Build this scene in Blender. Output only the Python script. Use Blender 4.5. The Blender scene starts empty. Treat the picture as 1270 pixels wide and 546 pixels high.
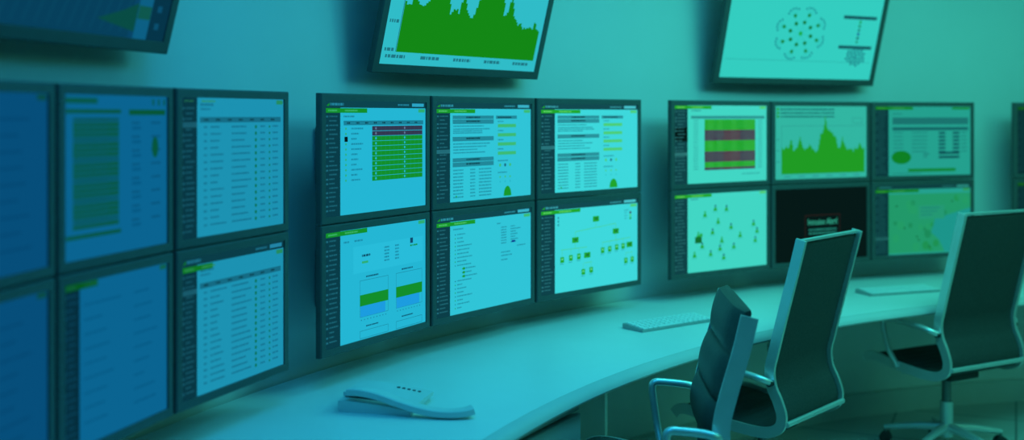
import bpy, bmesh, math, random
from mathutils import Vector, Matrix
random.seed(7)
PI = math.pi
sc = bpy.context.scene
COL = sc.collection

# ------------------------------------------------------------------ camera
EYE = 1.63
F = 1400.0            # focal length in pixels of the 1270x546 frame
HOR = 143.0           # horizon row
cam_d = bpy.data.cameras.new('camera')
cam = bpy.data.objects.new('camera', cam_d); COL.objects.link(cam)
cam.location = (0, 0, EYE); cam.rotation_euler = (PI/2, 0, 0)
cam_d.sensor_width = 36; cam_d.lens = 36*F/1270
cam_d.shift_y = -(273-HOR)/1270
cam_d.clip_start = .05
cam_d.dof.use_dof = True; cam_d.dof.focus_distance = 4.0; cam_d.dof.aperture_fstop = 1.15
sc.camera = cam

# ------------------------------------------------------------------ world, lights, exposure
sc.view_settings.view_transform = 'Standard'
sc.view_settings.look = 'None'
sc.view_settings.gamma = 1
sc.view_settings.use_curve_mapping = False
sc.view_settings.exposure = 0
w = bpy.data.worlds.new('world'); sc.world = w; w.use_nodes = True
w.node_tree.nodes['Background'].inputs[0].default_value = (.03, .5, .55, 1)
w.node_tree.nodes['Background'].inputs[1].default_value = .0

def area(name, loc, size, col, power, aim=None):
    d = bpy.data.lights.new(name, 'AREA'); d.shape = 'RECTANGLE'
    d.size, d.size_y = size; d.color = col; d.energy = power
    o = bpy.data.objects.new(name, d); COL.objects.link(o); o.location = loc
    if aim:
        v = Vector(aim)-Vector(loc)
        o.rotation_euler = v.to_track_quat('-Z', 'Y').to_euler()
    return o
# unseen lamps added to tint the room: blue at the left, teal in the middle, green at the right
def polar(R, deg, z): return (4.008+R*math.cos(math.radians(deg)), 1.392+R*math.sin(math.radians(deg)), z)
for nm, R, deg, colr, pw in (('blue', 4.6, 188, (.0, .36, 1.0), 6), ('azure', 4.5, 166, (.01, .46, 1.0), 10), ('teal', 4.1, 143, (.05, .80, 1.0), 8.5),
                             ('sea', 4.1, 123, (.09, 1.0, .72), 6.5), ('green', 3.9, 103, (.08, 1.0, .62), 5)):
    l = area('ceiling_light_'+nm, polar(R, deg, 2.9), (.8, .8), colr, pw)
    l.data.spread = math.radians(150)
# extra lamps out of view, put in to brighten the wall, tipped towards the curved wall
for nm, deg, colr, pw in (('blue', 180, (.0, .34, 1.0), 3.2), ('azure', 162, (.01, .44, 1.0), 2.6), ('teal', 140, (.05, .76, 1.0), 11),
                          ('sea', 121, (.08, 1.0, .84), 15), ('green', 101, (.07, 1.0, .72), 9)):
    area('wall_washer_'+nm, polar(3.1, deg, 2.75), (1.0, .5), colr, pw, polar(5.3, deg, 1.7))
area('ceiling_light_centre', (4.9, 1.6, 2.9), (3.0, 3.0), (.12, 1.0, .64), 46)  # added soft fill, no fixture, lifts chair backs and under the desk

# ------------------------------------------------------------------ materials
def lin(c):
    return tuple(((v/255)/12.92 if v/255 <= .04045 else ((v/255+.055)/1.055)**2.4) for v in c)
MATS = {}
def mat(name, rgb, rough=.5, metal=0., noise=0., scale=20., spec=.5, bump=0.):
    if name in MATS: return MATS[name]
    m = bpy.data.materials.new(name); m.use_nodes = True
    nt = m.node_tree; b = nt.nodes['Principled BSDF']
    b.inputs['Base Color'].default_value = (*rgb, 1)
    b.inputs['Roughness'].default_value = rough
    b.inputs['Metallic'].default_value = metal
    b.inputs['Specular IOR Level'].default_value = spec
    if noise or bump:
        tc = nt.nodes.new('ShaderNodeTexCoord')
        n = nt.nodes.new('ShaderNodeTexNoise'); n.inputs['Scale'].default_value = scale
        n.inputs['Detail'].default_value = 4
        nt.links.new(tc.outputs['Object'], n.inputs['Vector'])
        if noise:
            r = nt.nodes.new('ShaderNodeValToRGB')
            r.color_ramp.elements[0].color = (*[c*(1-noise) for c in rgb], 1)
            r.color_ramp.elements[1].color = (*[min(1, c*(1+noise)) for c in rgb], 1)
            r.color_ramp.elements[0].position = .3; r.color_ramp.elements[1].position = .7
            nt.links.new(n.outputs['Fac'], r.inputs['Fac'])
            nt.links.new(r.outputs['Color'], b.inputs['Base Color'])
        if bump:
            bp = nt.nodes.new('ShaderNodeBump'); bp.inputs['Strength'].default_value = bump
            bp.inputs['Distance'].default_value = .002
            nt.links.new(n.outputs['Fac'], bp.inputs['Height'])
            nt.links.new(bp.outputs['Normal'], b.inputs['Normal'])
    MATS[name] = m
    return m
WALL = mat('wall_paint', (.60, .62, .62), .75, noise=.03, scale=1.5)
CEIL = mat('ceiling_paint', (.7, .7, .7), .9, noise=.03, scale=3)
DESK = mat('desk_laminate', (.72, .74, .73), .42, noise=.015, scale=6)
EDGE = mat('desk_edge', (.50, .52, .52), .5, noise=.02, scale=8)
PANEL = mat('desk_panel', (.78, .80, .78), .6, noise=.04, scale=4)
PLINTH = mat('plinth_laminate', (.6, .62, .6), .6, noise=.04, scale=4)
BEZEL = mat('black_plastic', (.075, .085, .085), .42, noise=.05, scale=30, spec=.4)
HOUS = mat('housing_plastic', (.035, .04, .04), .55, noise=.05, scale=30)
CHROME = mat('polished_aluminium', (.72, .76, .75), .38, .7, noise=.04, scale=12)
LEATHER = mat('black_leather', (.045, .045, .04), .5, noise=.12, scale=60, bump=.4, spec=.35)
MESHF = mat('black_mesh_fabric', (.052, .056, .052), .65, noise=.2, scale=150, bump=.3, spec=.25)
RUBBER = mat('black_rubber', (.03, .03, .03), .6, noise=.1, scale=40)
STEEL = mat('bracket_steel', (.2, .21, .21), .4, .7, noise=.05, scale=20)
PHONE = mat('phone_plastic', (.62, .64, .64), .4, noise=.02, scale=20)
PHONED = mat('phone_dark_plastic', (.10, .11, .11), .4, noise=.05, scale=20)
KEYW = mat('white_key_plastic', (.80, .82, .82), .45, noise=.02, scale=30)
ALU = mat('keyboard_aluminium', (.40, .43, .43), .45, .3, noise=.03, scale=30)
LAM = mat('cabinet_laminate', (.52, .55, .55), .5, noise=.02, scale=6)

def floor_material():
    m = bpy.data.materials.new('floor_tiles'); m.use_nodes = True
    nt = m.node_tree; b = nt.nodes['Principled BSDF']
    tc = nt.nodes.new('ShaderNodeTexCoord'); mp = nt.nodes.new('ShaderNodeMapping')
    mp.inputs['Rotation'].default_value = (0, 0, .42)
    br = nt.nodes.new('ShaderNodeTexBrick'); br.offset = 0
    br.inputs['Color1'].default_value = (.50, .52, .50, 1)
    br.inputs['Color2'].default_value = (.47, .49, .47, 1)
    br.inputs['Mortar'].default_value = (.18, .2, .2, 1)
    br.inputs['Scale'].default_value = 1
    br.inputs['Mortar Size'].default_value = .006
    br.inputs['Brick Width'].default_value = .6; br.inputs['Row Height'].default_value = .6
    nt.links.new(tc.outputs['Object'], mp.inputs['Vector'])
    nt.links.new(mp.outputs['Vector'], br.inputs['Vector'])
    nt.links.new(br.outputs['Color'], b.inputs['Base Color'])
    b.inputs['Roughness'].default_value = .38
    return m
FLOOR = floor_material()

EM = {}
def emis(rgb8, tint=(1, 1, 1)):
    q = lin(rgb8); e_ = .35+.65*min(1, max(q)/.5)      # haze is painted into dark inks, light ones follow the screen tint
    l = tuple(round(a*t**e_, 4) for a, t in zip(q, tint))
    if l in EM: return EM[l]
    m = bpy.data.materials.new('screen_light'); m.use_nodes = True
    nt = m.node_tree; nt.nodes.clear()
    o = nt.nodes.new('ShaderNodeOutputMaterial'); e = nt.nodes.new('ShaderNodeEmission')
    e.inputs[0].default_value = (*l, 1); e.inputs[1].default_value = 1
    nt.links.new(e.outputs[0], o.inputs[0])
    EM[l] = m
    return m

# ------------------------------------------------------------------ mesh helpers
class MB:
    def __init__(s): s.v = []; s.f = []; s.m = []; s.mats = []
    def mi(s, m):
        if m not in s.mats: s.mats.append(m)
        return s.mats.index(m)
    def poly(s, pts, m):
        n = len(s.v); s.v += [tuple(p) for p in pts]
        s.f.append(tuple(range(n, n+len(pts)))); s.m.append(s.mi(m))
    def box(s, c, d, m, M=None, bev=0.):
        # chamfered box: centre c, full dimensions d
        bm = bmesh.new(); bmesh.ops.create_cube(bm, size=1)
        for v in bm.verts: v.co = Vector((v.co.x*d[0], v.co.y*d[1], v.co.z*d[2]))
        if bev > 0:
            bmesh.ops.bevel(bm, geom=list(bm.edges), offset=bev, segments=2, affect='EDGES', profile=.5)
        T = Matrix.Translation(Vector(c))
        if M is not None: T = T @ M
        s.bm(bm, m, T)
    def bm(s, bm, m, T=None):
        n = len(s.v)
        bm.verts.index_update()
        for v in bm.verts: s.v.append(tuple((T @ v.co) if T is not None else v.co))
        k = s.mi(m)
        for f in bm.faces: s.f.append(tuple(n+v.index for v in f.verts)); s.m.append(k)
        bm.free()
    def cyl(s, p0, p1, r0, r1, m, n=20):
        s.tube([p0, p1], [r0, r1], m, n)
    def tube(s, pts, r, m, n=12, flat=None, closed=False, up=None):
        pts = [Vector(p) for p in pts]; N = len(pts)
        if not isinstance(r, (list, tuple)): r = [r]*N
        base = len(s.v); k = s.mi(m)
        pu = None
        for i, p in enumerate(pts):
            a = pts[i-1] if (i > 0 or closed) else p
            b = pts[(i+1) % N] if (i < N-1 or closed) else p
            t = (b-a).normalized()
            if up is not None: u = Vector(up)
            else: u = pu if pu is not None else (Vector((0, 0, 1)) if abs(t.z) < .9 else Vector((1, 0, 0)))
            x = t.cross(u).normalized(); y = x.cross(t).normalized()
            pu = y
            for j in range(n):
                q = 2*PI*j/n
                if flat:
                    # rounded rectangle section, flat = (half width along x, half height along y)
                    cx, sx = math.cos(q), math.sin(q)
                    e = .35
                    s.v.append(tuple(p + x*flat[0]*math.copysign(abs(cx)**e, cx) + y*flat[1]*math.copysign(abs(sx)**e, sx)))
                else:
                    s.v.append(tuple(p + (x*math.cos(q)+y*math.sin(q))*r[i]))
        R = N if closed else N-1
        for i in range(R):
            i2 = (i+1) % N
            for j in range(n):
                j2 = (j+1) % n
                s.f.append((base+i*n+j, base+i*n+j2, base+i2*n+j2, base+i2*n+j)); s.m.append(k)
        if not closed:
            s.f.append(tuple(base+j for j in range(n))[::-1]); s.m.append(k)
            s.f.append(tuple(base+(N-1)*n+j for j in range(n))); s.m.append(k)
    def build(s, name, parent=None, smooth=False, mw=None):
        me = bpy.data.meshes.new(name); me.from_pydata(s.v, [], s.f)
        for m in s.mats: me.materials.append(m)
        me.polygons.foreach_set('material_index', s.m)
        bm = bmesh.new(); bm.from_mesh(me)
        if not getattr(s, 'keep', False): bmesh.ops.recalc_face_normals(bm, faces=bm.faces)
        bm.to_mesh(me); bm.free()
        if smooth:
            me.polygons.foreach_set('use_smooth', [True]*len(me.polygons))
            me.set_sharp_from_angle(angle=math.radians(38))
        me.update()
        o = bpy.data.objects.new(name, me); COL.objects.link(o)
        if parent: o.parent = parent
        if mw is not None: o.matrix_local = mw
        return o

def smoothp(pts, n=6):
    pts = [Vector(p) for p in pts]; out = []
    for i in range(len(pts)-1):
        p0 = pts[max(i-1, 0)]; p1 = pts[i]; p2 = pts[i+1]; p3 = pts[min(i+2, len(pts)-1)]
        for k in range(n):
            t = k/n
            out.append(.5*((2*p1)+(-p0+p2)*t+(2*p0-5*p1+4*p2-p3)*t*t+(-p0+3*p1-3*p2+p3)*t**3))
    out.append(pts[-1]); return out

def thing(name, label, cat, M, group=None):
    o = bpy.data.objects.new(name, None); COL.objects.link(o); o.empty_display_size = .1
    o.matrix_world = M; o['label'] = label; o['category'] = cat
    if group: o['group'] = group
    return o
def tag(o, label, cat, group=None):
    o['label'] = label; o['category'] = cat
    if group: o['group'] = group
def struct(o): o['kind'] = 'structure'; return o

def frame(origin, xdir, up=Vector((0, 0, 1)), tilt=0.):
    """x along xdir (left to right seen from the room), y into the wall, z up; tilt leans the top into the room"""
    x = Vector(xdir).normalized(); z = Vector(up); y = z.cross(x).normalized()
    R = Matrix((x, y, z)).transposed().to_4x4()
    return Matrix.Translation(Vector(origin)) @ R @ Matrix.Rotation(tilt, 4, 'X')

# ------------------------------------------------------------------ layout: everything stands on arcs about one centre
CX, CY = 4.008, 1.392
R_MON, R_WALL, R_DESK = 5.136, 5.36, 4.40
DZ = .73
def hit(px, R):
    k = (px-635)/F           # point (kY, Y) on the circle of radius R
    a = 1+k*k; b = -2*(k*CX+CY); c = CX*CX+CY*CY-R*R
    Y = (-b+math.sqrt(b*b-4*a*c))/(2*a)
    return Vector((k*Y, Y, 0))
def arc(R, deg, z=0.): return Vector((CX+R*math.cos(math.radians(deg)), CY+R*math.sin(math.radians(deg)), z))

# floor, ceiling, walls
def disc(name, R, z, m, t):
    s = MB(); n = 96
    for zz in (z, z+t): s.poly([(CX+R*math.cos(2*PI*i/n), CY+R*math.sin(2*PI*i/n), zz) for i in range(n)], m)
    b = 0
    for i in range(n):
        j = (i+1) % n; s.f.append((i, j, n+j, n+i)); s.m.append(0)
    return struct(s.build(name))
disc('floor', R_WALL+.3, -.12, FLOOR, .12)
disc('ceiling', R_WALL+.3, 3.0, CEIL, .12)
def wall(name, a0, a1, n):
    s = MB(); s.mi(WALL)
    for i in range(n+1):
        a = a0+(a1-a0)*i/n
        for R, z in ((R_WALL, 0), (R_WALL, 3.0), (R_WALL+.15, 3.0), (R_WALL+.15, 0)): s.v.append(tuple(arc(R, a, z)))
    for i in range(n):
        for k in range(4):
            k2 = (k+1) % 4
            s.f.append((4*i+k, 4*i+k2, 4*i+4+k2, 4*i+4+k)); s.m.append(0)
    s.f += [(0, 1, 2, 3), (4*n, 4*n+1, 4*n+2, 4*n+3)]; s.m += [0, 0]
    return struct(s.build(name, smooth=True))
wall('wall_back', 62, 232, 120)
wall('wall_front', 232, 422, 120)

# ------------------------------------------------------------------ curved desk
def arc_solid(prof, a0, a1, n, m, s=None):
    """sweep a closed (R, z) profile along the arc"""
    s = s or MB(); k = s.mi(m); b = len(s.v); P = len(prof)
    for i in range(n+1):
        a = a0+(a1-a0)*i/n
        for R, z in prof: s.v.append(tuple(arc(R, a, z)))
    for i in range(n):
        for q in range(P):
            q2 = (q+1) % P
            s.f.append((b+P*i+q, b+P*i+q2, b+P*i+P+q2, b+P*i+P+q)); s.m.append(k)
    s.f += [tuple(b+q for q in range(P)), tuple(b+P*n+q for q in range(P))]; s.m += [k, k]
    return s
D0, D1 = 52, 228
desk = thing('curved_desk', 'long white curved worktop sweeping along the wall beneath all the screens', 'desk', Matrix.Translation(arc(4.85, 147)))
def dk(s, name, smooth=False):
    inv = desk.matrix_world.inverted(); s.v = [tuple(inv @ Vector(v)) for v in s.v]
    return s.build(name, desk, smooth)
dk(arc_solid([(R_DESK+.045, DZ), (R_WALL-.012, DZ), (R_WALL-.012, DZ-.036), (R_DESK+.045, DZ-.036)], D0, D1, 140, DESK), 'worktop', True)
pr = [(R_DESK+.0445, DZ-.0002), (R_DESK+.030, DZ-.0025), (R_DESK+.014, DZ-.009), (R_DESK+.004, DZ-.019), (R_DESK, DZ-.028), (R_DESK+.002, DZ-.034), (R_DESK+.008, DZ-.036), (R_DESK+.0445, DZ-.036)]
e = dk(arc_solid(pr, D0, D1, 140, EDGE), 'front_edge', True); e['label'] = 'grey rounded front edge of the worktop'
dk(arc_solid([(R_WALL-.16, .12), (R_WALL-.16, DZ-.038), (R_WALL-.14, DZ-.038), (R_WALL-.14, .12)], D0, D1, 140, PANEL), 'modesty_panel', True)
dk(arc_solid([(R_WALL-.20, .0), (R_WALL-.20, .12), (R_WALL-.13, .12), (R_WALL-.13, .0)], D0, D1, 140, PLINTH), 'plinth', True)
def support(px, Rin=4.5):
    p = hit(px, Rin); a = math.degrees(math.atan2(p.y-CY, p.x-CX))
    s = MB(); c = arc((Rin+R_WALL-.21)/2, a, (DZ-.038)/2)
    s.box(c, (R_WALL-.21-Rin, .018, DZ-.039), PANEL, Matrix.Rotation(math.radians(a), 4, 'Z'), .002)
    dk(s, 'support_panel')
for px in (752, 60): support(px, 4.9)

# drawer pedestal under the desk
pc = hit(722, 4.46); a_end = math.degrees(math.atan2(pc.y-CY, pc.x-CX))
aw = math.degrees(.42/4.46); am = a_end+aw/2
c0 = arc(4.46, am, 0); rad = Vector((math.cos(math.radians(am)), math.sin(math.radians(am)), 0))
tang = Vector((-rad.y, rad.x, 0))*-1
ped = thing('drawer_pedestal', 'pale drawer cabinet tucked beneath the curved white desk', 'cabinet', frame(c0, tang))
s = MB(); s.box((0, .27, .33), (.42, .50, .60), LAM, bev=.004); s.box((0, .27, .655), (.44, .52, .025), LAM, bev=.004)
s.box((0, .28, .02), (.38, .46, .04), PLINTH); s.build('body', ped)
for i, (z0, z1) in enumerate(((.515, .635), (.385, .505), (.04, .375))):
    s = MB(); s.box((0, .008, (z0+z1)/2), (.412, .02, z1-z0), LAM, bev=.003); s.build('drawer', ped)

# ------------------------------------------------------------------ screens
W0 = (60, 215, 220)
class Scr:
    """a screen face drawn in u (left to right) and v (top to bottom), raised ink on the panel"""
    def __init__(s, w, h, white):
        s.w, s.h = w, h; s.mb = MB(); s.mb.keep = True
        s.t = tuple(a/b for a, b in zip(lin(white), lin(W0)))
    def pt(s, u, v, l): return (-s.w/2+u*s.w, -.0004*l, s.h/2-v*s.h)
    def rect(s, u0, v0, u1, v1, c, l=1):
        s.mb.poly([s.pt(u0, v1, l), s.pt(u1, v1, l), s.pt(u1, v0, l), s.pt(u0, v0, l)], emis(c, s.t))
    def poly(s, pts, c, l=1): s.mb.poly([s.pt(u, v, l) for u, v in pts], emis(c, s.t))
    def dot(s, u, v, r, c, l=2, n=10, sy=1.):
        s.poly([(u+r*math.cos(-2*PI*i/n)*s.h/s.w*sy, v-r*math.sin(-2*PI*i/n)*-1) for i in range(n)][::-1], c, l)
    def line(s, u0, v0, u1, v1, wd, c, l=2):
        a = s.w/s.h; dx, dy = (u1-u0)*a, v1-v0; L = math.hypot(dx, dy) or 1; nx, ny = -dy/L*wd/2, dx/L*wd/2
        s.poly([(u0+nx/a, v0+ny), (u1+nx/a, v1+ny), (u1-nx/a, v1-ny), (u0-nx/a, v0-ny)], c, l)
    def text(s, u, v, ln, h, c, l=2):
        x = u
        while x < u+ln:
            k = random.uniform(.5, 2.2)*h*.6
            s.rect(x, v, min(x+k, u+ln), v+h, c, l); x += k+h*.22
    def ring(s, u0, v0, u1, v1, t, c, l=2):
        a = t*s.h/s.w
        s.rect(u0, v0, u1, v0+t, c, l); s.rect(u0, v1-t, u1, v1, c, l)
        s.rect(u0, v0, u0+a, v1, c, l); s.rect(u1-a, v0, u1, v1, c, l)
WH, GREEN, DARK, GREY, TXT, LG = W0, (32, 165, 45), (14, 66, 74), (40, 146, 156), (42, 158, 170), (75, 205, 120)
MAR, BLK, BLUE, HDR, LT = (62, 62, 82), (6, 26, 26), (48, 185, 232), (17, 74, 80), (44, 190, 198)

def ui(k, header=True, bar=.39, rows=22, hl=9):
    t = .06 if header else 0
    k.rect(0, 0, 1, 1, WH, 1)
    if header:
        k.rect(0, 0, 1, .06, HDR, 2)
        k.text(.05, .02, .12, .022, (50, 150, 160), 3); k.poly([(.015, .045), (.045, .018), (.04, .045)], GREEN, 3)
        k.text(.70, .022, .12, .016, (50, 150, 160), 3); k.rect(.85, .015, .98, .045, (70, 195, 205), 3)
    k.rect(0, t, .14, 1, DARK, 2)
    k.rect(0, t+.005, bar, t+.045, GREEN, 3); k.text(.03, t+.018, .08, .014, (90, 210, 110), 4); k.text(.18, t+.018, .12, .014, (90, 210, 110), 4)
    k.rect(.92, t+.008, .99, t+.04, LG, 3)
    v = t+.07; st = (.98-v)/rows
    for i in range(rows):
        if i == hl: k.rect(.005, v-.008, .138, v+st*.8, (40, 115, 122), 3)
        k.rect(.012, v, .03, v+st*.4, (38, 115, 124), 4) if i % 3 != 1 else None
        k.text(.04, v, random.uniform(.04, .08), st*.32, (36, 110, 118), 4); v += st

def s_table(k):
    ui(k, hl=-1); k.text(.17, .13, .1, .014, GREY)
    k.rect(.17, .175, .975, .215, GREY, 2)
    for i in range(9): k.text(.2+i*.085, .188, .03, .014, DARK, 3)
    for i in range(11):
        v0 = .225+i*.0455; c = MAR if i < 2 else GREEN
        k.rect(.44, v0, .965, v0+.041, c, 2)
        k.dot(.475, v0+.02, .012, WH if i > 1 else (140, 140, 160), 4); k.dot(.77, v0+.02, .012, WH if i > 1 else (140, 140, 160), 4)
        for j in range(1, 12): k.rect(.44+j*.0437, v0, .443+j*.0437, v0+.041, (40, 180, 90) if i > 1 else (80, 70, 90), 3)
        k.dot(.19, v0+.02, .011, LG, 3); k.text(.24, v0+.012, random.uniform(.04, .12), .015, TXT)
    k.rect(.175, .315, .205, .36, BLK, 5)
def s_blocks(k):
    ui(k)
    for a, b in ((.13, .165), (.17, .215), (.345, .39), (.56, .60), (.605, .65)):
        k.rect(.165, a, .585, b, GREY, 2); k.text(.3, a+.01, .14, .016, DARK, 3)
    for v in (.23, .26, .28, .30, .41, .44, .47, .5): k.text(.17, v, random.uniform(.2, .38), .014, TXT)
    for i in range(9):
        v = .675+i*.034; k.text(.17, v, .1, .015, TXT); k.text(.34, v, .05, .015, TXT); k.text(.43, v, .13, .015, TXT)
        if i > 7: k.dot(.2, v, .01, GREEN, 3)
    k.rect(.61, .13, .84, .165, GREY, 2); k.text(.63, .142, .15, .014, DARK, 3)
    for i in range(4):
        v = .185+i*.097; k.text(.63, v, .06, .014, TXT); k.rect(.63, v+.035, .83, v+.07, LG, 2)
    k.text(.63, .6, .11, .015, TXT); k.text(.63, .725, .1, .015, TXT)
    for i in range(3): k.dot(.655+i*.055, .655, .018, LG if i != 1 else (30, 110, 130)); k.dot(.655+i*.055, .78, .012, LG); k.dot(.655+i*.055, .83, .01, LT)
    k.poly([(.70+.04-.042*math.cos(PI*i/14)-.005, .985-.105*math.sin(PI*i/14)) for i in range(15)], GREEN, 3)
def s_charts(k):
    ui(k, header=False, hl=-1)
    k.text(.17, .1, .05, .016, TXT); k.text(.27, .1, .08, .016, TXT)
    k.rect(.26, .16, .97, .40, (66, 222, 226), 2)
    k.text(.34, .24, .08, .02, (20, 90, 110), 3); k.rect(.34, .30, .40, .32, LG, 3)
    for i in range(5): k.text(.56, .20+i*.03, .05, .015, TXT, 3); k.text(.67, .20+i*.03, .04, .015, TXT, 3)
    k.text(.83, .16, .03, .05, (20, 80, 110), 3); k.text(.83, .225, .08, .015, GREEN, 3)
    for u in (.32, .68):
        k.text(u+.06, .435, .12, .014, (20, 90, 110), 3)
        k.ring(u, .47, u+.28, .80, .004, GREY, 3)
        k.poly([(u+.005, .73), (u+.25, .715), (u+.25, .80), (u+.005, .80)], BLUE, 3)
        k.rect(u, .60, u+.28, .70, GREEN, 4); k.rect(u+.005, .70, u+.25, .795, BLUE, 3)
        for i in range(9): k.rect(u+.01+i*.03, .82, u+.02+i*.03, .83, TXT, 3)
        k.text(u+.06, .88, .12, .012, (20, 90, 110), 3); k.ring(u, .92, u+.28, .99, .004, GREY, 3)
def s_list(k):
    ui(k, hl=-1); k.text(.17, .135, .1, .015, TXT); k.text(.62, .13, .04, .014, TXT)
    for i in range(20):
        v = .19+i*.039; ind = .07 if 8 < i < 12 else .0
        k.dot(.19+ind, v+.008, .007, GREEN if i % 2 else (30, 120, 140), 3)
        k.text(.21+ind, v, random.uniform(.04, .15), .013, TXT)
        if ind: k.rect(.265, v-.004, .285, v+.02, GREEN, 3)
    for i in range(7):
        v = .175+i*.028; k.text(.665, v, .06, .013, TXT); k.text(.77, v, random.uniform(.04, .12), .013, TXT)
    k.rect(.78, .335, .82, .355, (10, 50, 140), 3)
    k.text(.84, .39, .1, .013, TXT); k.text(.665, .44, .1, .014, TXT); k.text(.665, .475, .12, .014, TXT); k.text(.665, .52, .07, .014, TXT)
def s_tree(k):
    ui(k, header=True, hl=-1)
    N = [(.55, .20, .03), (.34, .42, .03), (.76, .37, .03)]
    k.line(.34, .33, .76, .28, .006, LG, 2); k.line(.55, .24, .55, .30, .006, LG); k.line(.34, .33, .34, .4, .006, LG); k.line(.76, .28, .76, .35, .006, LG)
    k.line(.2, .52, .46, .52, .006, LG, 2); k.line(.62, .49, .92, .47, .006, LG, 2); k.line(.34, .44, .34, .52, .005, LG, 2); k.line(.76, .4, .76, .48, .005, LG, 2)
    k.line(.43, .7, .51, .7, .005, LG, 2); k.line(.87, .65, .94, .65, .005, LG, 2)
    for u, v, r in N + [(.46, .61, .028), (.91, .55, .028)]:
        k.rect(u-.032, v-.028, u+.032, v+.035, GREEN, 3); k.rect(u-.012, v-.012, u+.018, v+.016, (24, 120, 60), 4)
    for u, v in ((.21, .63), (.295, .62), (.375, .615), (.62, .58), (.695, .575), (.77, .565), (.84, .56), (.42, .80), (.50, .79), (.87, .74), (.94, .735)):
        k.rect(u-.018, v-.03, u+.018, v+.035, GREEN, 3); k.line(u, v-.1, u, v-.03, .004, LG, 2)
        k.rect(u-.01, v-.015, u+.01, v+.005, (90, 215, 140), 4); k.text(u-.02, v+.045, .035, .01, TXT)
    for v in (.14, .18, .22): k.rect(.165, v, .18, v+.025, TXT, 3)
    k.text(.85, .13, .05, .012, TXT)
    for i, c in enumerate(((60, 50, 60), LG, GREEN)): k.rect(.91, .155+i*.035, .93, .18+i*.035, c, 3); k.text(.855, .16+i*.035, .03, .01, TXT)
def s_status(k):
    ui(k, header=False, hl=13)
    k.rect(0, .28, .14, .46, BLK, 3)
    k.text(.18, .06, .1, .014, GREY); k.rect(.175, .135, .975, .17, GREY, 2)
    rows = [0]*4+[1]*4+[0]*4+[1]*4+[0]*2+[1]
    for i, c in enumerate(rows):
        v = .18+i*.0345
        k.rect(.315, v, .87, v+.0335, MAR if c else GREEN, 3)
        if c: k.rect(.52, v, .70, v+.0335, (78, 60, 76), 4)
        for u in (.35, .45, .6, .74, .8): k.text(u, v+.011, .06, .01, (80, 90, 100) if c else (60, 190, 80), 5)
        k.text(.2, v+.01, .05, .012, TXT); k.text(.9, v+.01, .05, .012, TXT)
    k.text(.72, .89, .2, .014, TXT)
def s_people(k):
    ui(k, header=False, bar=.39, hl=-1)
    k.text(.17, .06, .08, .014, TXT)
    P = [(.32, .27), (.43, .2), (.55, .21), (.46, .37), (.60, .45), (.40, .5), (.25, .53), (.85, .43), (.89, .53), (.70, .57), (.87, .65),
         (.29, .67), (.11+.1, .1+.68), (.38, .78), (.48, .72), (.50, .62), (.63, .71), (.52, .84)]
    for i, (u, v) in enumerate(P):
        k.dot(u, v-.03, .016, (22, 90, 110) if i % 3 else GREEN, 4)
        k.poly([(u-.02, v+.03), (u+.02, v+.03), (u+.012, v-.01), (u-.012, v-.01)], GREEN, 3)
        k.text(u-.03, v+.04, .06, .01, LT, 3)
    u, v = .25, .58; k.rect(u-.035, v-.03, u+.035, v+.05, (16, 110, 50), 5); k.dot(u+.03, v-.05, .025, GREEN, 4)
def peaks(k, u0, u1, base, prof, c, l=3):
    n = 90
    for i in range(n):
        t = i/(n-1); j = t*(len(prof)-1); a = int(j); b = min(a+1, len(prof)-1); h = prof[a]+(prof[b]-prof[a])*(j-a)
        h *= random.uniform(.94, 1.03)
        ua = u0+(u1-u0)*i/n; k.rect(ua, base-h, ua+(u1-u0)/n*1.03, base, c, l)
def s_area(k):
    k.rect(0, 0, 1, 1, (50, 195, 200), 1)
    for i in range(3): k.rect(.02, .03+i*.05, .045, .06+i*.05, GREEN, 2); k.text(.06, .035+i*.05, .58, .022, (20, 110, 120), 2)
    k.rect(.07, .27, .98, .275, GREY, 2); k.rect(.07, .27, .073, .95, GREY, 2); k.ring(.84, .16, .95, .24, .006, GREY, 2)
    peaks(k, .07, .975, .93, [.36, .34, .38, .35, .5, .33, .36, .4, .52, .36, .34, .36, .4, .36, .34, .3, .34, .55, .55, .78, .66, .6, .6, .54, .52, .36, .36, .52, .38, .34, .33, .34, .3, .36, .33, .42, .36, .34], GREEN)
    for i in range(6): k.text(.1+i*.15, .955, .07, .02, TXT, 2)
    for v in (.45, .6, .75): k.text(.02, v, .03, .018, TXT, 2)
def s_report(k):
    ui(k, header=False, bar=.39, hl=-1)
    k.rect(.80, .01, .99, .04, GREEN, 4); k.text(.18, .1, .1, .014, TXT)
    k.rect(.18, .16, .975, .26, GREY, 2); k.rect(.18, .30, .975, .345, (28, 120, 130), 2)
    for i in range(6):
        v = .37+i*.055; k.text(.19, v, .1, .016, TXT); k.text(.38, v, .16, .016, TXT)
        for u in (.66, .81): k.rect(u, v, u+.07, v+.03, (20, 95, 110), 3)
        k.text(.9, v, .06, .016, TXT)
    k.poly([(.27+.10*math.cos(-2*PI*i/20), .735-.095*math.sin(-2*PI*i/20)*-1) for i in range(20)][::-1], (25, 165, 55), 3)
    k.text(.5, .68, .06, .02, GREY); k.text(.5, .72, .04, .02, GREY)
    for v in (.66, .72): k.rect(.66, v, .88, v+.035, (22, 100, 110), 3)
    k.rect(.34, .9, .84, .945, (30, 170, 80), 3); k.text(.18, .96, .3, .012, TXT)
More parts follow.
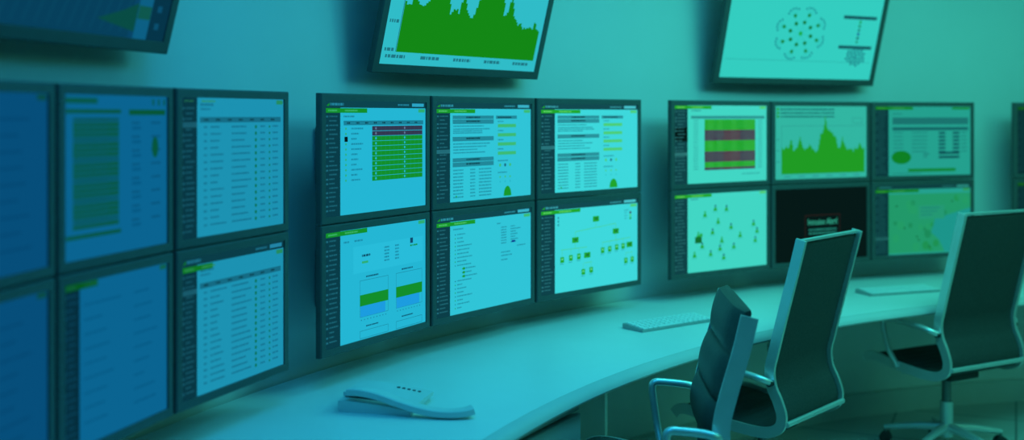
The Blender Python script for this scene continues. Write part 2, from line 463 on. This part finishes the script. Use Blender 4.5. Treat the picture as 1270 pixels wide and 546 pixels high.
def s_map(k):
    ui(k, header=True, bar=.45, hl=16)
    k.rect(.14, .13, 1, .98, (56, 205, 165), 2)
    random.seed(3)
    for i in range(26):
        u, v = random.uniform(.18, .95), random.uniform(.17, .93); r = random.uniform(.02, .07)
        k.dot(u, v, r, random.choice([(50, 195, 130), (58, 208, 160), (46, 185, 140)]), 3)
    k.poly([(.62, .5), (1, .35), (1, .98), (.72, .98), (.66, .8), (.58, .7)], (48, 200, 215), 4)
    k.rect(.45, .3, .72, .5, (60, 205, 180), 5); k.text(.47, .33, .2, .015, TXT, 6); k.text(.47, .38, .17, .015, TXT, 6); k.text(.47, .43, .12, .015, TXT, 6)
    for u, v in ((.22, .3), (.3, .62), (.43, .75), (.45, .8), (.56, .9), (.8, .25)): k.dot(u, v, .014, (20, 110, 60), 6)
def s_log(k, header=True):
    ui(k, header=header, rows=24, hl=3, bar=.28 if header else 0.)
    if not header: k.rect(0, 0, .14, .05, DARK, 4)
    t = .1 if header else .04
    k.text(.17, t, .12, .02, TXT); k.text(.17, t+.035, .09, .014, TXT)
    k.rect(.165, t+.10, .97, t+.14, GREY, 2)
    for i in range(7): k.text(.2+i*.11, t+.113, .04, .014, DARK, 3)
    n = 15
    for i in range(n):
        v = t+.165+i*(.8-t)/n
        k.text(.2, v, .03, .016, TXT); k.text(.26, v, random.uniform(.06, .16), .014, TXT); k.text(.46, v, random.uniform(.12, .2), .014, TXT)
        k.dot(.70, v+.01, .014, (25, 150, 90), 4); k.text(.75, v, .05, .014, TXT); k.dot(.845, v+.01, .010, (25, 150, 90), 4); k.text(.88, v, .06, .014, TXT)
def s_olive(k):
    k.rect(0, 0, 1, 1, WH, 1); k.rect(.02, .02, .30, .055, (40, 170, 110), 2)
    k.rect(.02, .09, .52, .115, (36, 150, 90), 3); k.rect(.60, .09, .98, .125, (36, 160, 80), 3)
    for i in range(22):
        v = .14+i*.031; k.rect(.08, v, .50, v+.027, (52, 185, 105) if i % 4 else (46, 175, 150), 3); k.text(.1, v+.008, .3, .01, (40, 150, 120), 4)
    k.rect(.02, .85, .52, .875, (36, 150, 90), 3)
    for i in range(8):
        v = .17+i*.09; k.text(.63, v, .08, .014, TXT); k.rect(.63, v+.03, .72, v+.05, LT, 3); k.text(.83, v, .1, .014, TXT)
    k.poly([(.87+.035*math.cos(2*PI*i/20), .34+.07*math.sin(2*PI*i/20)) for i in range(20)][::-1], (36, 165, 90), 3)
    for u in (.84, .9, .96): k.rect(u, .02, u+.02, .06, (40, 170, 110), 3)
def s_plain(k):
    ui(k, header=False, hl=-1, bar=.3)
    for i in range(9):
        v = .14+i*.09; k.text(.18, v, random.uniform(.15, .4), .015, LT); k.text(.65, v, random.uniform(.1, .25), .015, LT)
FONT_JOBS = []
def s_alert(k):
    k.rect(0, 0, 1, 1, BLK, 1)
    k.ring(.32, .37, .70, .69, .008, (52, 34, 34), 2)
    FONT_JOBS.append(k)
    add_text(k, 'Intrusion Alert!', .51, .465, .32, .085, (50, 180, 170))
    for v in (.56, .61): k.text(.36, v, .30, .028, (32, 130, 126), 3)
def add_text(k, txt, uc, vc, wid, hgt, c):
    cu = bpy.data.curves.new('lettering', 'FONT'); cu.body = txt; cu.size = 1; cu.resolution_u = 3
    cu.align_x = 'CENTER'; cu.align_y = 'CENTER'; cu.offset = .012
    o = bpy.data.objects.new('lettering', cu); COL.objects.link(o)
    me = o.to_mesh(); xs = [v.co.x for v in me.vertices]; ys = [v.co.y for v in me.vertices]
    x0, x1, y0, y1 = min(xs), max(xs), min(ys), max(ys)
    m = emis(c, k.t); n = len(k.mb.v); kk = k.mb.mi(m)
    for v in me.vertices:
        u = uc+((v.co.x-x0)/(x1-x0)-.5)*wid; vv = vc-((v.co.y-y0)/(y1-y0)-.5)*hgt
        k.mb.v.append(k.pt(u, vv, 4))
    for p in me.polygons: k.mb.f.append(tuple(n+i for i in p.vertices)); k.mb.m.append(kk)
    o.to_mesh_clear(); bpy.data.objects.remove(o); bpy.data.curves.remove(cu)
def s_tv_area(k):
    k.rect(0, 0, 1, 1, W0, 1)
    peaks(k, .085, .975, .915, [.35, .33, .34, .46, .36, .33, .34, .34, .42, .47, .40, .46, .38, .48, .46, .30, .31, .34, .30, .44, .40, .32, .30, .28, .33, .46, .5, .6, .7, .62, .6, .66, .58, .5, .46, .30, .36, .5, .40, .32, .30, .26, .28, .24, .25, .24, .27, .24, .30, .25, .24], (24, 150, 24))
    for i in range(5): k.text(.03+i*.2, .935, .11, .022, (36, 130, 140), 2)
    for i in range(4): k.text(.02, .89-i*.19, .05, .022, (36, 130, 140), 2)
    k.rect(.08, .05, .084, .915, GREY, 2)
def s_tv_net(k):
    k.rect(0, 0, 1, 1, W0, 1)
    a = k.w/k.h/1.22; cu, cv = .47, .60
    for i in range(8):
        q = 2*PI*i/8+.2; r1 = .10; r2 = .17
        u1, v1 = cu+r1/a*math.cos(q), cv+r1*math.sin(q); u2, v2 = cu+r2/a*math.cos(q+.12), cv+r2*math.sin(q+.12)
        k.line(cu, cv, u1, v1, .003, LT); k.line(u1, v1, u2, v2, .003, LT)
        k.dot(u1, v1, .017, (20, 120, 40), 3, sy=1.2); k.dot(u2, v2, .016, (26, 135, 50), 3, sy=1.2)
        for j in range(5):
            qq = q+.12+(j-2)*.42; u3, v3 = u2+.065/a*math.cos(qq), v2+.065*math.sin(qq)
            k.line(u2, v2, u3, v3, .003, LT); k.dot(u3, v3, .010, (26, 130, 150), 3)
    k.dot(cu, cv, .02, (30, 180, 60), 4); k.rect(.02, .84, .98, .843, GREY, 2)
    for v in (.42, .69): k.rect(.74, v, .97, v+.03, (22, 90, 100), 3)
    for i, c in enumerate(((24, 160, 50), (24, 130, 60), (26, 120, 110), (20, 60, 150), (16, 80, 70), (30, 150, 120))): k.dot(.86, .475+i*.036, .014, c, 3)
    for i in range(34):
        q = i*2.4; r = .08*math.sqrt(i/34); k.dot(.87+1.25*r/a*math.cos(q), .79+r*math.sin(q), .013, (30, 130, 145), 3)
def s_tv_dark(k):
    k.rect(0, 0, 1, 1, (30, 125, 150), 1)
    k.rect(.0, .72, .84, 1, (22, 105, 125), 2)
    for i in range(16): k.line(.2+i*.04, .98, .24+i*.04, .74, .008, (30, 125, 140), 3)
    k.poly([(.70, .93), (.86, .97), (.86, .84), (.80, .88)], (26, 125, 95), 4)
    k.rect(.86, 0, .92, 1, (55, 205, 215), 5)
    for i in range(8): k.rect(.862, .08+i*.11, .918, .14+i*.11, ((28, 70, 190), (60, 190, 130), (40, 130, 220))[i % 3], 6)
    k.rect(.92, 0, 1, 1, (16, 80, 95), 5)
    for i in range(12): k.rect(.945, .04+i*.08, .965, .07+i*.08, (40, 150, 165), 6)

def display(name, M, w, h, bez, depth, white, draw, label, cat, group, back, arm):
    """thin front body with bezel ring, screen face, rear housing and a wall bracket (arm = length to the wall, y into the wall)"""
    t = thing(name, label, cat, M, group)
    s = MB(); th = .022
    # bezel: ring with a shallow inward slope
    o = [(-w/2, -h/2), (w/2, -h/2), (w/2, h/2), (-w/2, h/2)]
    i_ = [(-w/2+bez, -h/2+bez), (w/2-bez, -h/2+bez), (w/2-bez, h/2-bez), (-w/2+bez, h/2-bez)]
    c = .004
    oc = [(-w/2+c, -h/2+c), (w/2-c, -h/2+c), (w/2-c, h/2-c), (-w/2+c, h/2-c)]
    for a in range(4):
        b = (a+1) % 4
        P = lambda q, y: (q[0], y, q[1])
        s.poly([P(o[a], th), P(o[b], th), P(o[b], c), P(o[a], c)], BEZEL)
        s.poly([P(o[a], c), P(o[b], c), P(oc[b], 0), P(oc[a], 0)], BEZEL)
        s.poly([P(oc[a], 0), P(oc[b], 0), P(i_[b], .0), P(i_[a], .0)], BEZEL)
        s.poly([P(i_[a], 0), P(i_[b], 0), P(i_[b], .007), P(i_[a], .007)], BEZEL)
    s.poly([(q[0], th, q[1]) for q in o][::-1], BEZEL)
    bm = s.build('bezel', t)
    k = Scr(w-2*bez, h-2*bez, white); draw(k)
    k.mb.build('screen', t, mw=Matrix.Translation((0, .0065, 0)))
    s = MB(); hw, hh = w*.36, h*.34
    A = [(-hw-.05, -hh-.04), (hw+.05, -hh-.04), (hw+.05, hh+.04), (-hw-.05, hh+.04)]; B = [(-hw, -hh), (hw, -hh), (hw, hh), (-hw, hh)]
    for a in range(4):
        b = (a+1) % 4
        s.poly([(A[a][0], th, A[a][1]), (A[b][0], th, A[b][1]), (B[b][0], th+back, B[b][1]), (B[a][0], th+back, B[a][1])], HOUS)
    s.poly([(q[0], th+back, q[1]) for q in B], HOUS); s.poly([(q[0], th, q[1]) for q in A], HOUS)
    s.build('rear_housing', t)
    return t, th+back

# wall monitors: name of every column, pixel columns of its two edges in the picture
BW, TOPZ, MH = .024, EYE+.072, .4275
SB = {
 'dimmest': (6, 78, 122), 'dim': (10, 100, 145), 'left': (28, 146, 178),
 'b1': (36, 182, 212), 'b2': (48, 196, 215), 'b3': (62, 216, 220),
 'c1': (66, 214, 196), 'c2': (60, 200, 178), 'c3': (36, 160, 142), 'd': (22, 105, 92)}
cols = [
 (-150, 70, 'dimmest', [(s_plain, 'dim blue-lit upper wall monitor cut off by the left picture edge', 1), (s_plain, 'dim blue-lit lower wall monitor cut off by the left picture edge', 1)], 'left bank'),
 (72, 216, 'dim', [(s_olive, 'blue-tinted upper wall monitor showing a tall block of green table rows', 1), (s_plain, 'blue-tinted lower wall monitor with a nearly blank page', 1)], 'left bank'),
 (219, 359, 'left', [(lambda k: s_log(k, False), 'upper wall monitor with a long log table and a column of tiny green dots', 1), (lambda k: s_log(k, True), 'lower wall monitor with a dotted log table under a short green bar, left bank', 1)], 'left bank'),
 (398, 534, 'b1', [(s_table, 'upper wall monitor with a solid green grid topped by two dark maroon rows', 1), (s_charts, 'lower wall monitor with two green-over-blue block charts side by side', 1)], 'middle bank'),
 (536, 664, 'b2', [(s_blocks, 'upper wall monitor with grey text blocks and pale green bars, centre of middle bank', 1), (s_list, 'lower wall monitor showing an indented text list on an otherwise empty page', 1)], 'middle bank'),
 (666, 796, 'b3', [(s_blocks, 'upper wall monitor with grey text blocks and pale green bars, right of middle bank', 1), (s_tree, 'lower wall monitor showing a branching tree diagram of green boxes', 1)], 'middle bank'),
 (832, 956, 'c1', [(s_status, 'upper wall monitor with alternating bands of green and grey-maroon rows', 1), (s_people, 'lower wall monitor scattered with small green person icons', 1)], 'right bank'),
 (957, 1080, 'c2', [(s_area, 'upper wall monitor showing a jagged green area chart under three legend lines', 1), (s_alert, 'black wall monitor reading Intrusion Alert! in a small outlined box', 1)], 'right bank'),
 (1081, 1209, 'c3', [(s_report, 'upper wall monitor with a report table and a green oval at lower left', 1), (s_map, 'lower wall monitor showing a green map with a blue corner', 1)], 'right bank'),
 (1257, 1392, 'd', [(s_plain, 'upper dim green wall monitor cut off by the right picture edge', 1), (s_plain, 'lower dim green wall monitor cut off by the right picture edge', 1)], 'far right bank'),
]
for a, b, tone, rows, bank in cols:
    pa, pb = hit(a, R_MON), hit(b, R_MON)
    x = (pb-pa); wdt = x.length-.003; mid = (pa+pb)/2
    out = (mid-Vector((CX, CY, 0))).normalized()
    for r, (fn, label, _) in enumerate(rows):
        z = TOPZ-MH/2-r*(MH+.003)
        M = frame((mid.x, mid.y, z), x)
        t, bk = display('wall_monitor', M, wdt, MH, BW, .022, SB[tone], fn, label, 'monitor', 'wall monitors of the '+bank, .045, 0)
        wy = R_WALL-(mid-Vector((CX, CY, 0))).length
        s = MB(); s.box((0, bk+.006, 0), (.11, .012, .11), STEEL, bev=.002); s.box((0, (bk+wy)/2+.004, 0), (.05, wy-bk-.02, .05), STEEL, bev=.002)
        s.box((0, wy-.012, 0), (.14, .012, .2), STEEL, bev=.002); s.build('wall_bracket', t)

# overhead tilted screens
TVT = math.radians(14.5)
for a, b, ya, yb, white, fn, label in (
    (-92, 208, 12, 68, (14, 100, 135), s_tv_dark, 'tilted overhead screen, dark blue with a green wedge, in the upper left corner'),
    (460, 667, 92, 98, (48, 188, 200), s_tv_area, 'tilted overhead screen filled by a large jagged green area chart'),
    (884, 1083, 104, 107, (52, 205, 192), s_tv_net, 'tilted overhead screen with a radial diagram of green nodes')):
    R = 5.26
    pa, pb = hit(a, R), hit(b, R); x = pb-pa
    if a < 0: pa = pb-x.normalized()*1.10; x = pb-pa
    wd = x.length; h = wd*.6; mid = (pa+pb)/2
    z0 = EYE+(HOR-(68 if a < 0 else (ya+yb)/2))/F*((pb.y if a < 0 else mid.y))
    if a < 0: z0 = EYE+75/F*pb.y
    M = frame((mid.x, mid.y, z0), x, tilt=TVT) @ Matrix.Translation((0, 0, h/2))
    t, bk = display('overhead_screen', M, wd, h, .034, .03, white, fn, label, 'screen', 'tilted overhead screens', .03, 0)
    c = M @ Vector((0, bk, .0)); s = MB(); inv = M.inverted()
    s.box((0, bk+.006, 0), (.4, .012, .25), STEEL, bev=.002)
    outn = (mid-Vector((CX, CY, 0))).normalized()
    q0 = M @ Vector((0, bk, 0)); q1 = q0+outn*(R_WALL-.012-(Vector((q0.x, q0.y, 0))-Vector((CX, CY, 0))).length)
    s.tube([inv @ q0, inv @ q1], .025, STEEL, 14)
    s.tube([inv @ (q1-outn*.012), inv @ q1], .09, STEEL, 20)
    s.build('wall_bracket', t, smooth=True)

# ------------------------------------------------------------------ desk phone
def at_desk(px, py, z=DZ):
    Y = (EYE-z)*F/(py-HOR); return Vector(((px-635)/F*Y, Y, z))
p0 = at_desk(418, 512); p1 = at_desk(508, 518)
ph = thing('desk_phone', 'pale low desk phone with a long curved handset on the left of the white desk', 'phone', frame(p0, p1-p0+Vector((0, .0, 0))))
L = (p1-p0).length; Dp = .20
def slab(s, y0, y1, x0, x1, z0, hfun, t, m, n=16):
    """slab following a height curve along x"""
    k = s.mi(m); b = len(s.v)
    for i in range(n+1):
        u = i/n; x = x0+(x1-x0)*u; z = z0+hfun(u)
        for y, zz in ((y0, z-t), (y1, z-t), (y1, z), (y0, z)): s.v.append((x, y, zz))
    for i in range(n):
        for q in range(4):
            q2 = (q+1) % 4; s.f.append((b+4*i+q, b+4*i+q2, b+4*i+4+q2, b+4*i+4+q)); s.m.append(k)
    s.f += [(b, b+1, b+2, b+3), (b+4*n, b+4*n+1, b+4*n+2, b+4*n+3)]; s.m += [k, k]
s = MB(); slab(s, .0, Dp, 0, L, 0, lambda u: .026*(1-.75*u*u)+.004, .0, PHONE)
s = MB()
k_ = s.mi(PHONE); n = 18
for i in range(n+1):
    u = i/n; x = u*L; zt = .024*(1-.8*u**2.0)+.010
    for y, zz in ((.008, 0), (Dp, 0), (Dp, zt+.004), (.008, zt)): s.v.append((x, y, zz))
for i in range(n):
    for q in range(4):
        q2 = (q+1) % 4; s.f.append((4*i+q, 4*i+q2, 4*i+4+q2, 4*i+4+q)); s.m.append(k_)
s.f += [(0, 1, 2, 3), (4*n, 4*n+1, 4*n+2, 4*n+3)]; s.m += [k_, k_]
s.build('base', ph, True)
s = MB(); slab(s, .05, Dp+.004, .0, L*1.04, .0, lambda u: .052-.022*u*u, .013, PHONE); s.build('top_cover', ph, True)
s = MB(); slab(s, .058, Dp-.01, .01, L*.98, .0, lambda u: .042-.024*u*u, .012, PHONED); b_ = s.build('recess', ph, True); b_['label'] = 'dark gap beneath the top cover'
for i in range(5):
    s = MB(); s.box((L*.60+i*.017, .165, .0505-.022*(.62+i*.07)**2+.003), (.010, .009, .006), PHONED, bev=.002); s.build('key', ph)
# handset: long arched bar resting on the near side of the base and running off to the right
q = [(.03, .028, .060), (.07, .022, .063), (.13, .018, .055), (.19, .014, .040), (.235, .012, .029), (.29, .012, .019), (.345, .018, .015), (.39, .03, .018), (.415, .042, .024)]
pts = smoothp(q, 5)
s = MB(); s.tube(pts, 1, PHONE, 16, flat=(.023, .011), up=(0, 0, 1)); hs = s.build('handset', ph, True)
s = MB(); s.tube([p-Vector((0, .018, -.001)) for p in pts[5:-10]], .0035, PHONED, 8); g_ = s.build('seam', hs, True); g_['label'] = 'dark seam along the handset side'

# ------------------------------------------------------------------ keyboards
def keyboard(corner, xdir, label, w=.43, d=.125):
    t = thing('keyboard', label, 'keyboard', frame(corner, xdir), 'slim keyboards on the desk')
    s = MB(); k = s.mi(ALU)
    V = [(0, 0, .0), (w, 0, .0), (w, d, .0), (0, d, .0), (0, 0, .010), (w, 0, .010), (w, d, .022), (0, d, .022)]
    bm = bmesh.new(); vs = [bm.verts.new(v) for v in V]
    for f in ((0, 3, 2, 1), (4, 5, 6, 7), (0, 1, 5, 4), (1, 2, 6, 5), (2, 3, 7, 6), (3, 0, 4, 7)): bm.faces.new([vs[i] for i in f])
    bmesh.ops.bevel(bm, geom=list(bm.edges), offset=.003, segments=2, affect='EDGES')
    s.bm(bm, ALU); s.build('case', t, True)
    proto = None
    for r in range(5):
        cells = [1]*14 if r else [1, 1, 1, 5.2, 1, 1, 1, 1, 1, .8]
        tot = sum(cells); x = .01; un = (w-.02)/tot
        y = .014+r*.0225; z = .010+.012*y/d
        for c in cells:
            s = MB(); s.box((x+un*c/2, y, z+.0025), (un*c-.005, .0165, .005), KEYW, Matrix.Rotation(math.atan(.012/d), 4, 'X'), .001)
            s.build('key', t); x += un*c
    return t
k1 = at_desk(797, 413); k1b = at_desk(884, 399)
keyboard(k1, k1b-k1, 'slim white keyboard lying on the desk left of the black low-back chair')
k2 = at_desk(1080, 368); k2b = at_desk(1170, 362)
keyboard(k2, k2b-k2, 'slim white keyboard lying on the desk below the map monitor')

# ------------------------------------------------------------------ chairs
HIGH = [(.0, 1.15), (.035, 1.015), (.082, .84), (.118, .70), (.134, .63), (.126, .565), (.100, .51), (.083, .455), (.096, .408), (.16, .380), (.28, .382), (.40, .395), (.50, .412), (.55, .408), (.575, .385)]
LOW = [(.035, .945), (.06, .84), (.092, .73), (.115, .64), (.118, .585), (.104, .52), (.095, .46), (.115, .412), (.17, .388), (.26, .382), (.35, .395), (.44, .412), (.49, .408), (.51, .385)]
def offs(P, d):
    out = []
    for i, p in enumerate(P):
        a, b = P[max(i-1, 0)], P[min(i+1, len(P)-1)]; t = (b-a).normalized(); n = Vector((0, -t.z, t.y))   # towards the sitter
        out.append((p, n, t))
    return out
def chair(M, label, prof, wd, padded, raise_=0., basea=.3, arm=1.):
    t = thing('office_chair', label, 'chair', M, 'black office chairs with polished frames')
    P = smoothp([(0, y, z+raise_) for y, z in prof], 6)
    fr = offs(P, 0)
    # two aluminium side rails: flat profiles following the bend
    for sx in (-1, 1):
        s = MB(); x = sx*(wd/2-.008)
        base = 0; k = s.mi(CHROME); hw = .008; dp = .026 if padded else .021
        for (p, n, tt) in fr:
            for a, b in ((-1, -1), (1, -1), (1, 1), (-1, 1)):
                s.v.append((x+a*hw*(.7 if b*1 > 0 else 1), (p+n*dp*b).y, (p+n*dp*b).z))
        N = len(fr)
        for i in range(N-1):
            for q in range(4):
                q2 = (q+1) % 4; s.f.append((4*i+q, 4*i+q2, 4*i+4+q2, 4*i+4+q)); s.m.append(k)
        s.f += [(0, 1, 2, 3), (4*N-4, 4*N-3, 4*N-2, 4*N-1)]; s.m += [k, k]
        s.build('side_rail', t, True)
    # upholstery sling split in back and seat at the lowest point of the bend
    cut = min(range(len(P)), key=lambda i: abs(P[i].z-(.40+raise_))+(.2 if P[i].y > .2 else 0))
    acc = [0]
    for i in range(1, len(P)): acc.append(acc[-1]+(P[i]-P[i-1]).length)
    def sling(i0, i1, name, extra_top=0.):
        dense = []
        for i in range(i0, i1):
            for q in range(5):
                a = q/5; dense.append((fr[i][0].lerp(fr[i+1][0], a), fr[i][1].lerp(fr[i+1][1], a).normalized(), acc[i]+(acc[i+1]-acc[i])*a))
        dense.append((fr[i1][0], fr[i1][1], acc[i1]))
        if extra_top: 
            p, n, a = dense[0]; tt = (dense[1][0]-dense[0][0]).normalized()
            dense = [(p-tt*extra_top*(1-j/4), n, a-extra_top*(1-j/4)) for j in range(4)]+dense
        a0, aN = dense[0][2], dense[-1][2]; Ls = aN-a0
        s = MB(); mt = LEATHER if padded else MESHF; k = s.mi(mt); nx = 10; rows = []
        seg = .145 if padded else .045
        nseg = max(1, round(Ls/seg))
        hwid = wd/2-.017
        for (p, n, a) in dense:
            ph_ = ((a-a0)/Ls*nseg) % 1
            f = abs(math.sin(PI*ph_))**(.22 if padded else .5)
            front = (.010+.040*f) if padded else (.006+.003*f)
            bk = .014 if padded else .007
            endf = min(1, (a-a0)/.012+.25, (aN-a)/.012+.25)
            r = []
            for j in range(nx+1):
                u = j/nx*2-1; e = (1-abs(u)**6)
                q = p+n*(front*(.35+.65*e))*endf; r.append((u*hwid, q.y, q.z))
            for j in range(nx, -1, -1):
                u = j/nx*2-1; q = p-n*bk*(.4+.6*(1-abs(u)**6))*endf; r.append((u*hwid, q.y, q.z))
            rows.append(r)
        R = len(rows[0])
        for r in rows: s.v += r
        for i in range(len(rows)-1):
            for j in range(R):
                j2 = (j+1) % R; s.f.append((i*R+j, i*R+j2, (i+1)*R+j2, (i+1)*R+j)); s.m.append(k)
        s.f += [tuple(range(R)), tuple((len(rows)-1)*R+j for j in range(R))]; s.m += [k, k]
        return s.build(name, t, True)
    sling(0 if padded else 1, cut, 'backrest', .018 if padded else 0)
    sling(cut, len(P)-3, 'seat')
    # spreader bars behind the back and beneath the seat
    def bar(i, off):
        p, n, tt = fr[i]; q = p-n*off; s = MB()
        s.tube([(-wd/2+.01, q.y, q.z), (wd/2-.01, q.y, q.z)], .011, CHROME, 12); s.build('spreader', t, True)
    if not padded: pass
    iu = min(range(len(P)), key=lambda i: abs(P[i].z-(.60+raise_))+(9 if P[i].y > .2 else 0))
    s = MB(); top = [(-wd/2+.012, P[0].y, P[0].z-.004), (wd/2-.012, P[0].y, P[0].z-.004)]
    if not padded:
        s.tube(top, 1, CHROME, 12, flat=(.010, .006)); s.build('top_spreader', t, True)
    bar(-22, .022); bar(-40, .022)
    # armrests: loop from the back rail forward, round, and down to the seat rail
    for sx in (-1, 1):
        x0 = sx*(wd/2+.002); x1 = sx*(wd/2+.035)
        z = .612+raise_
        ar = [(x0, .125, z-.03), (x1, .15, z-.012), (x1, .22, z-.002), (x1, .34, z+.004), (x1, .405, z+.004), (x1, .425, z-.012), (x1, .417, z-.06), (x1-sx*.005, .395, z-.14), (x0+sx*.005, .375, z-.20), (x0, .37, z-.225)]
        ar = [(a, .125+(b-.125)*arm, c) for a, b, c in ar]; s = MB(); s.tube(smoothp(ar, 5), .0135, CHROME, 12); a_ = s.build('armrest', t, True)
        s = MB(); s.cyl((x0-sx*.004, .125, z-.03), (x0+sx*.012, .128, z-.03), .014, .014, RUBBER, 14); s.build('end_cap', a_, True)
    # swivel mechanism, gas column, five-star base with castors
    by = .30; s = MB(); s.box((0, by, .345+raise_), (.20, .22, .035), RUBBER, bev=.008); s.box((0, by, .362+raise_), (wd-.04, .05, .010), CHROME, bev=.003); s.build('tilt_mechanism', t)
    s = MB(); s.cyl((0, by, .10), (0, by, .33+raise_), .022, .022, STEEL); s.cyl((0, by, .07), (0, by, .24), .032, .030, CHROME); s.build('gas_column', t, True)
    for i in range(5):
        a = basea+2*PI*i/5; dx, dy = math.cos(a), math.sin(a)
        s = MB(); s.tube([(0+dx*.02, by+dy*.02, .115), (dx*.14, by+dy*.14, .105), (dx*.29, by+dy*.29, .078)], [.024, .019, .013], CHROME, 12)
        s.cyl((dx*.285, by+dy*.285, .082), (dx*.285, by+dy*.285, .055), .008, .008, STEEL, 10); lg = s.build('base_leg', t, True)
        s = MB(); nx, ny = -dy, dx
        for q in (-1, 1):
            cx_, cy_ = dx*.285+nx*.014*q, by+dy*.285+ny*.014*q
            s.cyl((cx_-nx*.009, cy_-ny*.009, .028), (cx_+nx*.009, cy_+ny*.009, .028), .028, .028, RUBBER, 18)
        s.box((dx*.285, by+dy*.285, .044), (.03, .02, .025), RUBBER, Matrix.Rotation(a, 4, 'Z'), .004)
        s.build('castor', lg, True)
    return t
def chair_at(pl, d, fdir_top_y, wd, **kw):
    """pl: world x,y of the left end (seen from behind) of the rail tops; d: direction along the back"""
    d = Vector((d[0], d[1], 0)).normalized(); f = Vector((-d.y, d.x, 0))
    c = Vector((pl[0], pl[1], 0))+d*wd/2-f*fdir_top_y
    return Matrix(((d.x, f.x, 0, c.x), (d.y, f.y, 0, c.y), (0, 0, 1, 0), (0, 0, 0, 1)))
# low-back padded chair (its back seen edge-on), high-back chair in the middle, high-back chair at the right edge
chair(chair_at((.70, 3.32), (.055, .998), .035, .54), 'low-back black chair with segmented leather pads, seen side-on, leftmost of the chairs', LOW, .54, True, raise_=.09, basea=.5, arm=.52)
chair(chair_at((1.108, 4.335), (.654, .757), 0, .523), 'tall black mesh chair seen from behind in front of the Intrusion Alert monitor', HIGH, .523, False, basea=.2)
chair(chair_at((2.03, 5.10), (.87, .49), 0, .53), 'tall black chair at the right edge of the picture, turned away, one arm loop showing', HIGH, .53, False, raise_=.035, basea=.9)
